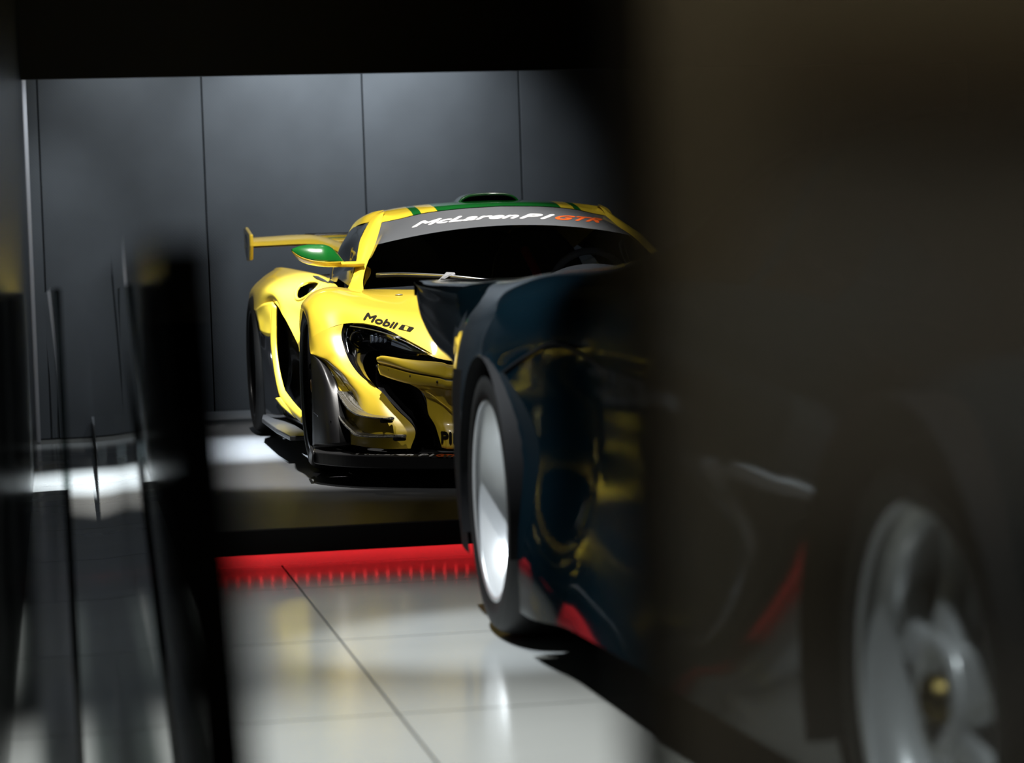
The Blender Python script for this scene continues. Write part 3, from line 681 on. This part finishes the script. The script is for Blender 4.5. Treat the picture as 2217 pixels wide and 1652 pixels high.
# --- side blade, dark side channel, sill
BL = [q(590,654,2.03),q(588,704,2.03),q(588,742,2.02),q(594,792,1.93),q(602,838,1.80),q(609,861,1.70),q(622,877,1.48),q(640,900,1.15),q(655,915,.95)]
BR = [q(599,664,1.98),q(598.5,704,1.98),q(599,752,1.96),q(606,802,1.87),q(616,842,1.73),q(624,855,1.6),q(634,868,1.4),q(648,884,1.1),q(660,897,.92)]
BM = [(a + b) / 2 + np.array([-.006, -.006, 0]) for a, b in zip(BL, BR)]
pair('side_blade', net([BL, BM, BR], 8, 50), M['yellow'], 0.010)
SIL = [[q(597,863,1.78),q(610,880,1.6),q(640,905,1.15)],[q(608,861,1.70),q(622,877,1.48),q(640,900,1.15)]]
pair('sill_panel', net(SIL, 4, 14), M['yellow'], 0.006)
SD = [[c3(.80,.40,.62),c3(.825,1.0,.60),c3(.84,1.6,.64),c3(.86,2.03,.69)],[c3(.78,.40,.45),c3(.82,1.0,.45),c3(.83,1.6,.46),c3(.84,2.05,.50)],[c3(.74,.40,.28),c3(.72,1.0,.28),c3(.74,1.6,.30),c3(.84,2.05,.30)],[c3(.86,.40,.12),c3(.87,1.0,.12),c3(.88,1.6,.12),c3(.90,2.1,.12)]]
side = pair('side_channel', net(SD, 24, 24), M['black_gloss'], 0.006)
RT = [[q(563,717,2.25),q(574,725,2.18),q(586,728,2.06)],[q(566,760,2.24),q(576,765,2.14),q(587,765,2.04)],[q(570,810,2.24),q(582,815,2.06),q(596,815,1.92)],[q(572,860,2.24),q(588,862,1.95),q(606,860,1.76)],[q(574,900,2.24),q(596,904,1.8),q(622,903,1.5)]]
pair('rear_arch_trim', net(RT, 20, 12), M['black_gloss'], 0.006)
SK = [(-.90,.42),(-.985,.44),(-.995,1.0),(-.985,1.9),(-.955,2.22),(-.88,2.25)]
sk = prism('side_skirt', SK, 'z', 0.095, 0.115); o = link('side_skirt', sk, M['black_satin'], car); bevel(o, .004); mirror_obj(o)
o = link('underbody', box_mesh('underbody', -.74, .74, -.75, 3.3, .075, .125), M['black_matte'], car)
for vv, rr in ((0, .347), (2.64, .37)):
    for s in (-1, 1):
        wlm = lathe_x('arch_liner', [(-.045, rr), (.12, rr), (.12, .06)], 32)
        wlm.transform(Matrix.Translation((s * .82, vv, .335)) @ Matrix.Diagonal((-s, 1, 1, 1)))
        bm = bmesh.new(); bm.from_mesh(wlm); bmesh.ops.delete(bm, geom=[v for v in bm.verts if v.co.z < .16], context='VERTS'); bm.to_mesh(wlm); bm.free()
        link('arch_liner', wlm, M['black_matte'], car)
# --- wheels
for s in (-1, 1):
    wheel(car, (s * .826, 0, .335), .335, .25, .250, .045, s, M['rim_black'], 10, 'thin', M['bronze'])
    wheel(car, (s * .815, 2.64, .350), .350, .315, .262, .055, s, M['rim_black'], 10, 'thin', M['bronze'])
# --- rear wing
def wing_sec(u, zl, zt, v0=3.10, v1=3.40):
    n = 9; s = []
    for k in range(n):
        t = k / (n - 1); s.append(c3(u, v0 + (v1 - v0) * t, zl + (zt - zl) * t ** 0.8 + 0.020 * math.sin(math.pi * t) * 0.9))
    for k in range(n - 1, -1, -1):
        t = k / (n - 1); s.append(c3(u, v0 + (v1 - v0) * t, zl - .008 * (1 - t) + (zt - zl) * t ** 1.4 - 0.012 * math.sin(math.pi * t)))
    return s
secs = [(.905,.940,.985),(.80,.942,.990),(.70,.944,.994),(.63,.943,.995),(.57,.938,.992),(.50,.915,.978),(.44,.885,.960),(.40,.872,.950),(.30,.868,.945),(.15,.868,.945),(0,.868,.945)]
wing = cp('rear_wing', net([wing_sec(*s_) for s_ in secs], 60, 36), M['yellow'], True, 0)
fl = [[c3(u, 3.40, .955 + .004 * (1 - u)), c3(u, 3.44, .975), c3(u, 3.47, .990)] for u in (.60, .40, .20, 0)]
flap = cp('wing_flap', net(fl, 16, 6), M['yellow'], True, 0.006)
st = [[c3(u, 3.432, .9745), c3(u, 3.440, .9795)] for u in (.58, .3, 0)]
stp = cp('flap_stripe', net(st, 10, 3), M['green'], True, 0.004); stp.parent = flap
gu = [[c3(u, 3.468, .986), c3(u, 3.475, 1.004)] for u in (.60, .3, 0)]
gur = cp('gurney_strip', net(gu, 10, 3), M['black_satin'], True, 0.005); gur.parent = flap
for s in (-1, 1):
    ep = prism('wing_endplate', [(3.06,1.000),(3.36,1.045),(3.46,1.040),(3.46,.93),(3.30,.865),(3.12,.868),(3.06,.94)], 'x', s * .905, s * .925)
    eo = link('wing_endplate', ep, M['yellow'], car); bevel(eo, .008, 3)
    lg = prism('endplate_badge', [(3.16,.985),(3.30,1.010),(3.38,1.005),(3.30,.955),(3.22,.95),(3.34,.925),(3.30,.885),(3.18,.890)], 'x', s * .925, s * .9265)
    link('endplate_badge', lg, M['grey_print'], eo)
    py_ = prism('wing_pylon', [(2.95,.80),(3.12,.87),(3.28,.90),(3.30,.85),(3.25,.78)], 'x', s * .33, s * .355)
    link('wing_pylon', py_, M['yellow'], car)
# --- mirrors
ms = [(.934,.6,.872,.878,.868,.01),(.905,.6,.849,.889,.834,.05),(.87,.6,.834,.894,.816,.075),(.835,.6,.826,.894,.808,.085),(.80,.6,.822,.892,.803,.085),(.77,.61,.821,.880,.801,.075),(.745,.62,.821,.856,.800,.06),(.722,.63,.821,.827,.800,.04)]
def mir(top):
    R_ = []
    for (u, v, zb, zt, zl, d) in ms:
        row = []
        for k in range(13):
            t = math.pi * k / 12
            z = zb + (zt - zb) * math.sin(t) if top else zb + (zl - zb) * math.sin(t)
            row.append(c3(u, v - d * .6 * math.cos(t) if True else v, z))
        R_.append(row)
    return net(R_, 40, 30)
mb = pair('door_mirror', mir(False), M['yellow'], 0.003)
mt = pair('mirror_cap', mir(True), M['green'], 0.003)
for a_, b_ in zip(mt, mb): a_.parent = b_
ARM = [[c3(.735,.57,.820),c3(.68,.60,.820),c3(.63,.64,.822)],[c3(.735,.56,.808),c3(.68,.585,.808),c3(.63,.62,.808)],[c3(.735,.60,.797),c3(.68,.62,.796),c3(.63,.66,.795)],[c3(.735,.66,.808),c3(.68,.66,.808),c3(.63,.69,.810)],[c3(.735,.57,.820),c3(.68,.60,.820),c3(.63,.64,.822)]]
am = pair('mirror_arm', net(ARM, 16, 12), M['yellow'], 0)
for a_, b_ in zip(am, mb): a_.parent = b_
# --- roof scoop
for nm, pr, m_, k in (('roof_scoop', [(.135,1.20,1.068),(.115,1.20,1.090),(.075,1.20,1.104),(0,1.20,1.108)], M['green'], 0),):
    rows = []
    for (v, s_, dz) in ((1.17, 1.0, -.003), (1.20, 1.0, 0), (1.35, .95, .004), (1.6, .75, -.004), (1.9, .45, -.03), (2.2, .2, -.08)):
        rows.append([c3(u * s_, v + (0 if u else 0), z + dz) for u, _, z in pr])
    cp(nm, net(rows, 24, 20), m_, True, 0.010)
mouth = net([[c3(.125,1.20,1.068),c3(.105,1.20,1.084),c3(.07,1.20,1.096),c3(0,1.20,1.100)],[c3(.115,1.30,1.072),c3(.09,1.32,1.074),c3(.06,1.34,1.076),c3(0,1.35,1.078)]], 6, 20)
cp('scoop_mouth', mouth, M['black_matte'], True, 0.002)
# --- wiper
wsb = bvh_of(ws)
def on_screen(px, py, lift):
    d = ray(px, py); d = d / np.linalg.norm(d); h = wsb.ray_cast(Vector(CAM - ORG), Vector(d)); return np.array(h[0]) - d * lift
WPX = [(816,594),(860,592.5),(910,594),(965,597),(1015,602),(1058,607)]
wp = link('wiper', tube('wiper', [on_screen(a, b, .022) for a, b in WPX], 0.0055), M['steel'], car)
link('wiper_rubber', tube('wiper_rubber', [on_screen(a, b + 4, .012) for a, b in WPX], 0.006), M['black_matte'], wp)
bk = [on_screen(a, b, .034) for a, b in ((948,608),(953,603),(967,589),(984,590),(986,594),(972,598),(955,609))]
me = new_mesh('wiper_bracket', bk + [p + np.array([0, .008, 0]) for p in bk], [tuple(range(7)), tuple(range(13, 6, -1))] + [(i, (i + 1) % 7, 7 + (i + 1) % 7, 7 + i) for i in range(7)], smooth=False)
link('wiper_bracket', me, M['steel'], wp)
link('wiper_arm', tube('wiper_arm', [on_screen(955, 606, .03), on_screen(1000, 610, .03), on_screen(1050, 614, .03)], 0.006), M['black_satin'], wp)
# --- cockpit
DS = [[c3(.62,.50,.66),c3(.3,.25,.66),c3(0,.18,.66),c3(-.3,.25,.66),c3(-.62,.50,.66)],[c3(.62,.75,.70),c3(.3,.62,.71),c3(0,.6,.71),c3(-.3,.62,.72),c3(-.62,.75,.70)],[c3(.62,.85,.60),c3(.3,.78,.60),c3(0,.76,.58),c3(-.3,.78,.60),c3(-.62,.85,.60)]]
cp('dashboard', net(DS, 14, 30), M['interior'], False, 0.004)
CW = [q(1140,604,.42), q(1175,592,.44), q(1205,577,.48), q(1225,585,.46)]
cowl = net([[c3(-.10,.45,.70),c3(-.22,.45,.735),c3(-.36,.45,.750),c3(-.52,.5,.735)],[c3(-.12,.62,.72),c3(-.23,.62,.765),c3(-.36,.62,.775),c3(-.52,.66,.75)],[c3(-.14,.75,.70),c3(-.24,.75,.72),c3(-.36,.75,.73),c3(-.50,.78,.70)]], 12, 20)
cp('instrument_cowl', cowl, M['interior'], False, 0.004)
stw = lathe_x('steering_wheel', [(.0 + .016 * math.cos(t), .165 + .016 * math.sin(t)) for t in np.linspace(0, 2 * math.pi, 12, endpoint=False)], 40, True)
stw.transform(Matrix.Translation((.37, .86, .68)) @ Matrix.Rotation(math.pi / 2, 4, 'Z') @ Matrix.Rotation(-.35, 4, 'Y'))
link('steering_wheel', stw, M['interior'], car)
for s in (-1, 1):
    ST = [[c3(s*.33-.22,1.55,.35),c3(s*.33,1.60,.35),c3(s*.33+.22,1.55,.35)],[c3(s*.33-.24,1.68,.60),c3(s*.33,1.74,.60),c3(s*.33+.24,1.68,.60)],[c3(s*.33-.20,1.80,.82),c3(s*.33,1.84,.83),c3(s*.33+.20,1.80,.82)],[c3(s*.33-.10,1.86,.96),c3(s*.33,1.88,.97),c3(s*.33+.10,1.86,.96)]]
    cp('seat', net(ST, 16, 14), M['seat'], False, 0.04)
o = link('harness', tube('harness', [c3(-.25,1.68,.86), c3(-.28,1.5,.72), c3(-.32,1.4,.5)], .02), M['belt'], car)
cp('cabin_bulkhead', net([[c3(.60,1.95,.40),c3(0,1.98,.40),c3(-.60,1.95,.40)],[c3(.55,2.0,.86),c3(0,2.0,.98),c3(-.55,2.0,.86)]], 6, 10), M['black_matte'], False, 0.01)
# --- small fittings and print
o = ball('bonnet_button', np.array(q(864,638.5,.02)) + np.array([0, 0, .0]), 0.016, M['button'], (1, .9, .25), 16)
bb = bvh_of(bonnet, bar, duct, legs[0])
def quad(p00, p10, p01, p11):
    def f(s, t):
        a = np.array(p00) * (1 - s) + np.array(p10) * s; b = np.array(p01) * (1 - s) + np.array(p11) * s; return a * (1 - t) + b * t
    return f
decal('bonnet_print', 'Mobil', quad((787,691),(853,711),(796,677),(862,699)), bvh_of(bonnet), ORG, M['black_print'], car, bold=0.05)
decal('bonnet_print', 'I', quad((862,712),(888,718),(871,702),(897,709)), bvh_of(bonnet), ORG, M['black_print'], car)
decal('bonnet_print', '1', quad((874,713),(880,715),(878,705.5),(884.5,708)), bvh_of(bonnet), ORG, M['yellow'], car, lift=.009, bold=.05)
decal('duct_print', 'PIRELLI', quad((955,959),(1060,966),(955,935),(1060,942)), bvh_of(duct), ORG, M['black_print'], car, bold=0.06)
wsb = bvh_of(ws)
def arc_place(px0, px1, base, hgt, lean):
    def f(s, t):
        x = px0 + (px1 - px0) * s + lean * t
        return x, base(x) - hgt * t
    return f
base_ws = lambda x: 472.3 + 0.00040 * (x - 1115) ** 2 if x < 1115 else 472.3 + 0.00028 * (x - 1115) ** 2
decal('screen_print', 'McLaren', arc_place(893, 1118, base_ws, 9.8, 8), wsb, ORG, M['white_print'], car, bold=0.05, shear=0.3)
decal('screen_print', 'P1', arc_place(1126, 1192, base_ws, 9.8, 8), wsb, ORG, M['white_print'], car, bold=0.05, shear=0.3)
decal('screen_print', 'GTR', arc_place(1202, 1298, base_ws, 9.0, 6), wsb, ORG, M['orange_print'], car, bold=0.045, shear=0.3)
spb = bvh_of(spl)
decal('splitter_print', 'McLaren P1', quad((770,983.5),(940,988),(770,979.5),(940,983)), spb, ORG, M['white_print'], car, bold=0.045, shear=0.3)
decal('splitter_print', 'GTR', quad((945,988),(990,989),(945,983),(990,984)), spb, ORG, M['orange_print'], car, bold=0.045, shear=0.3)
decal('door_print', 'McLaren', quad((612,712),(642,757),(613,694),(644,740)), bvh_of(side[0]), ORG, M['white_print'], car, bold=0.05, shear=0.2)

# ================================================================== DARK ROAD CAR
X2, Y2, YR = 1.89, 2.73, 5.61
dark = empty('sports_car', (X2, Y2, 0), 'very dark blue-green long-tailed sports car with silver wheels on the tiled floor', 'car')
D0 = np.array([X2, Y2, 0])
def s2(y, pts): return [np.array([-u, y - Y2, z]) for u, z in pts]
SEC = [
 s2(1.78,[(.66,.16),(.70,.22),(.72,.30),(.71,.37),(.68,.41),(.60,.44),(.45,.45),(.30,.455),(.15,.46),(0,.46)]),
 s2(1.95,[(.80,.14),(.83,.22),(.845,.34),(.835,.44),(.79,.50),(.70,.535),(.52,.535),(.35,.53),(.18,.53),(0,.53)]),
 s2(2.30,[(.87,.13),(.895,.22),(.91,.38),(.90,.52),(.86,.61),(.75,.655),(.56,.63),(.38,.62),(.2,.615),(0,.615)]),
 s2(2.73,[(.88,.13),(.91,.22),(.925,.42),(.92,.58),(.875,.69),(.76,.735),(.58,.69),(.42,.675),(.2,.67),(0,.67)]),
 s2(3.10,[(.88,.13),(.90,.22),(.90,.42),(.895,.56),(.85,.67),(.76,.72),(.60,.715),(.46,.72),(.24,.725),(0,.73)]),
 s2(3.50,[(.89,.13),(.885,.22),(.86,.42),(.85,.56),(.82,.67),(.75,.735),(.63,.775),(.52,.86),(.27,.90),(0,.91)]),
 s2(3.90,[(.90,.13),(.88,.22),(.83,.42),(.82,.56),(.80,.68),(.74,.76),(.64,.84),(.54,1.00),(.29,1.08),(0,1.10)]),
 s2(4.40,[(.91,.13),(.88,.23),(.815,.42),(.80,.56),(.80,.69),(.76,.78),(.66,.87),(.53,1.05),(.28,1.13),(0,1.14)]),
 s2(4.85,[(.91,.12),(.885,.24),(.83,.42),(.82,.57),(.83,.70),(.79,.795),(.66,.87),(.50,1.02),(.26,1.10),(0,1.12)]),
 s2(5.20,[(.93,.10),(.925,.26),(.89,.45),(.885,.60),(.875,.73),(.81,.82),(.65,.87),(.46,.97),(.24,1.04),(0,1.06)]),
 s2(5.61,[(.935,.10),(.945,.32),(.95,.50),(.94,.64),(.90,.775),(.80,.845),(.62,.865),(.42,.91),(.22,.95),(0,.97)]),
 s2(5.98,[(.93,.16),(.940,.30),(.943,.48),(.935,.62),(.90,.755),(.81,.835),(.62,.85),(.4,.86),(.2,.875),(0,.885)]),
 s2(6.17,[(.915,.16),(.925,.30),(.928,.48),(.922,.62),(.89,.75),(.81,.832),(.62,.845),(.4,.85),(.2,.855),(0,.86)]),
 s2(6.24,[(.90,.60),(.905,.62),(.905,.64),(.905,.68),(.895,.76),(.86,.83),(.62,.842),(.4,.845),(.2,.85),(0,.852)]),
 s2(6.60,[(.88,.662),(.90,.667),(.905,.69),(.905,.73),(.90,.785),(.875,.836),(.62,.842),(.4,.843),(.2,.845),(0,.845)]),
 s2(6.86,[(.88,.738),(.90,.741),(.905,.755),(.905,.778),(.90,.810),(.88,.842),(.62,.846),(.4,.846),(.2,.846),(0,.846)]),
 s2(6.95,[(.88,.805),(.896,.808),(.901,.814),(.901,.824),(.897,.836),(.882,.847),(.62,.848),(.4,.848),(.2,.848),(0,.848)])]
NR, NC = 200, 70
rows = np.array([cr(r, NC) for r in SEC])
ysta = np.array([r[0][1] for r in SEC]); yy = np.linspace(ysta[0], ysta[-1], NR)
B = np.zeros((NR, NC, 3))
for i, y in enumerate(yy):     # monotone interpolation in y
    k = min(np.searchsorted(ysta, y, 'right') - 1, len(ysta) - 2); t = (y - ysta[k]) / (ysta[k + 1] - ysta[k])
    def slope(j):
        if j == 0: return (rows[1] - rows[0]) / (ysta[1] - ysta[0])
        if j == len(ysta) - 1: return (rows[-1] - rows[-2]) / (ysta[-1] - ysta[-2])
        a = (rows[j] - rows[j - 1]) / (ysta[j] - ysta[j - 1]); b = (rows[j + 1] - rows[j]) / (ysta[j + 1] - ysta[j])
        return np.where(a * b > 0, 2 * a * b / (a + b + 1e-12 * np.sign(a + b + 1e-15)), 0)
    h = ysta[k + 1] - ysta[k]; m0, m1 = slope(k) * h, slope(k + 1) * h
    B[i] = (2*t**3-3*t*t+1)*rows[k] + (t**3-2*t*t+t)*m0 + (-2*t**3+3*t*t)*rows[k+1] + (t**3-t*t)*m1
    B[i, :, 1] = y
arches = ((0.0, .325, .365), (YR - Y2, .322, .340))
def inside(p):
    if -p[0] < .55: return False
    for (yc, zc, r) in arches:
        if (p[1] - yc) ** 2 + (p[2] - zc) ** 2 < r * r and p[2] < zc + r: return True
        if abs(p[1] - yc) < r and p[2] < zc: return True
    return False
ins = np.array([[inside(B[i, j]) for j in range(NC)] for i in range(NR)])
def keep2(i, j): return not (ins[i, j] and ins[i + 1, j] and ins[i, j + 1] and ins[i + 1, j + 1])
for i in range(NR):
    for j in range(NC):
        if ins[i, j]:
            p = B[i, j]
            for (yc, zc, r) in arches:
                dy, dz = p[1] - yc, p[2] - zc
                if abs(dy) < r * 1.02:
                    nb = [(a, b) for a in (i - 1, i, i + 1) for b in (j - 1, j, j + 1) if 0 <= a < NR and 0 <= b < NC and not ins[a, b]]
                    if nb:
                        if dz < 0: B[i, j, 1] = yc + math.copysign(r, dy)
                        else:
                            L = math.hypot(dy, dz) + 1e-6; B[i, j, 1] = yc + dy / L * r; B[i, j, 2] = zc + dz / L * r
bme = grid_mesh('body_shell', B, True, keep2)
body = link('body_shell', bme, M['navy'], dark)
bme.materials.append(M['black_matte'])      # body-colour corners behind the rear wheels, blackened to hide yellow reflections
for p in bme.polygons:
    if p.center[1] > 5.93 - Y2 and p.center[2] < .615: p.material_index = 1
tc_ = np.stack([B[-1], np.stack([B[-1][:, 0], B[-1][:, 1], np.full(NC, .805)], 1)])
link('tail_panel', grid_mesh('tail_panel', tc_, True), M['black_matte'], dark)
# glazing strips laid just proud of the shell
def shell_patch(name, i0, i1, j0, j1, m, both=True):
    Gp = B[i0:i1, j0:j1].copy()
    c = np.array([0, Gp[..., 1].mean(), .55]); d = Gp - c; Gp = Gp + d / np.linalg.norm(d, axis=2, keepdims=True) * .003
    return link(name, grid_mesh(name, Gp, both), m, dark)
row = lambda y: int(np.argmin(abs(yy + Y2 - y)))
shell_patch('windscreen', row(3.25), row(3.95), int(NC * .74), NC, M['dark_glass'])
for a_, b_ in ((3.75, 4.15), (4.2, 4.75)): shell_patch('side_window', row(a_), row(b_), int(NC * .62), int(NC * .80), M['dark_glass'])
# panel gap across the rear flank, as a fine dark bead
sb = bvh_of(body)
def flank(px, py):
    d = ray(px, py); d = d / np.linalg.norm(d); h = sb.ray_cast(Vector(CAM - D0), Vector(d)); return np.array(h[0]) - d * .001 if h[0] is not None else None
gp = [p for p in (flank(*a) for a in ((1092,806),(1115,788),(1145,768),(1180,748),(1205,744),(1235,752),(1270,775),(1315,812))) if p is not None]
if len(gp) > 3: link('panel_gap', tube('panel_gap', gp, .004, 6), M['black_matte'], dark)
link('underbody', box_mesh('underbody', -.70, .70, 1.95 - Y2, 6.15 - Y2, .10, .16), M['black_matte'], dark)
for yc, zc, r in arches:
    for s in (-1, 1):
        lm = lathe_x('arch_liner', [(-.149, r + .002), (.28, r + .002), (.28, .05)], 40); lm.transform(Matrix.Translation((s * .80, yc, zc)) @ Matrix.Diagonal((-s, 1, 1, 1)))
        bm = bmesh.new(); bm.from_mesh(lm); bmesh.ops.delete(bm, geom=[v for v in bm.verts if v.co.z < .17], context='VERTS'); bm.to_mesh(lm); bm.free()
        link('arch_liner', lm, M['black_matte'], dark)
for s in (-1, 1):
    wheel(dark, (s * .795, 0, .325), .325, .25, .236, .040, s, M['silver'], 5, 'five', M['gold'])
    wheel(dark, (s * .780, YR - Y2, .322), .322, .32, .238, .120, s, M['silver'], 5, 'five', M['gold'])
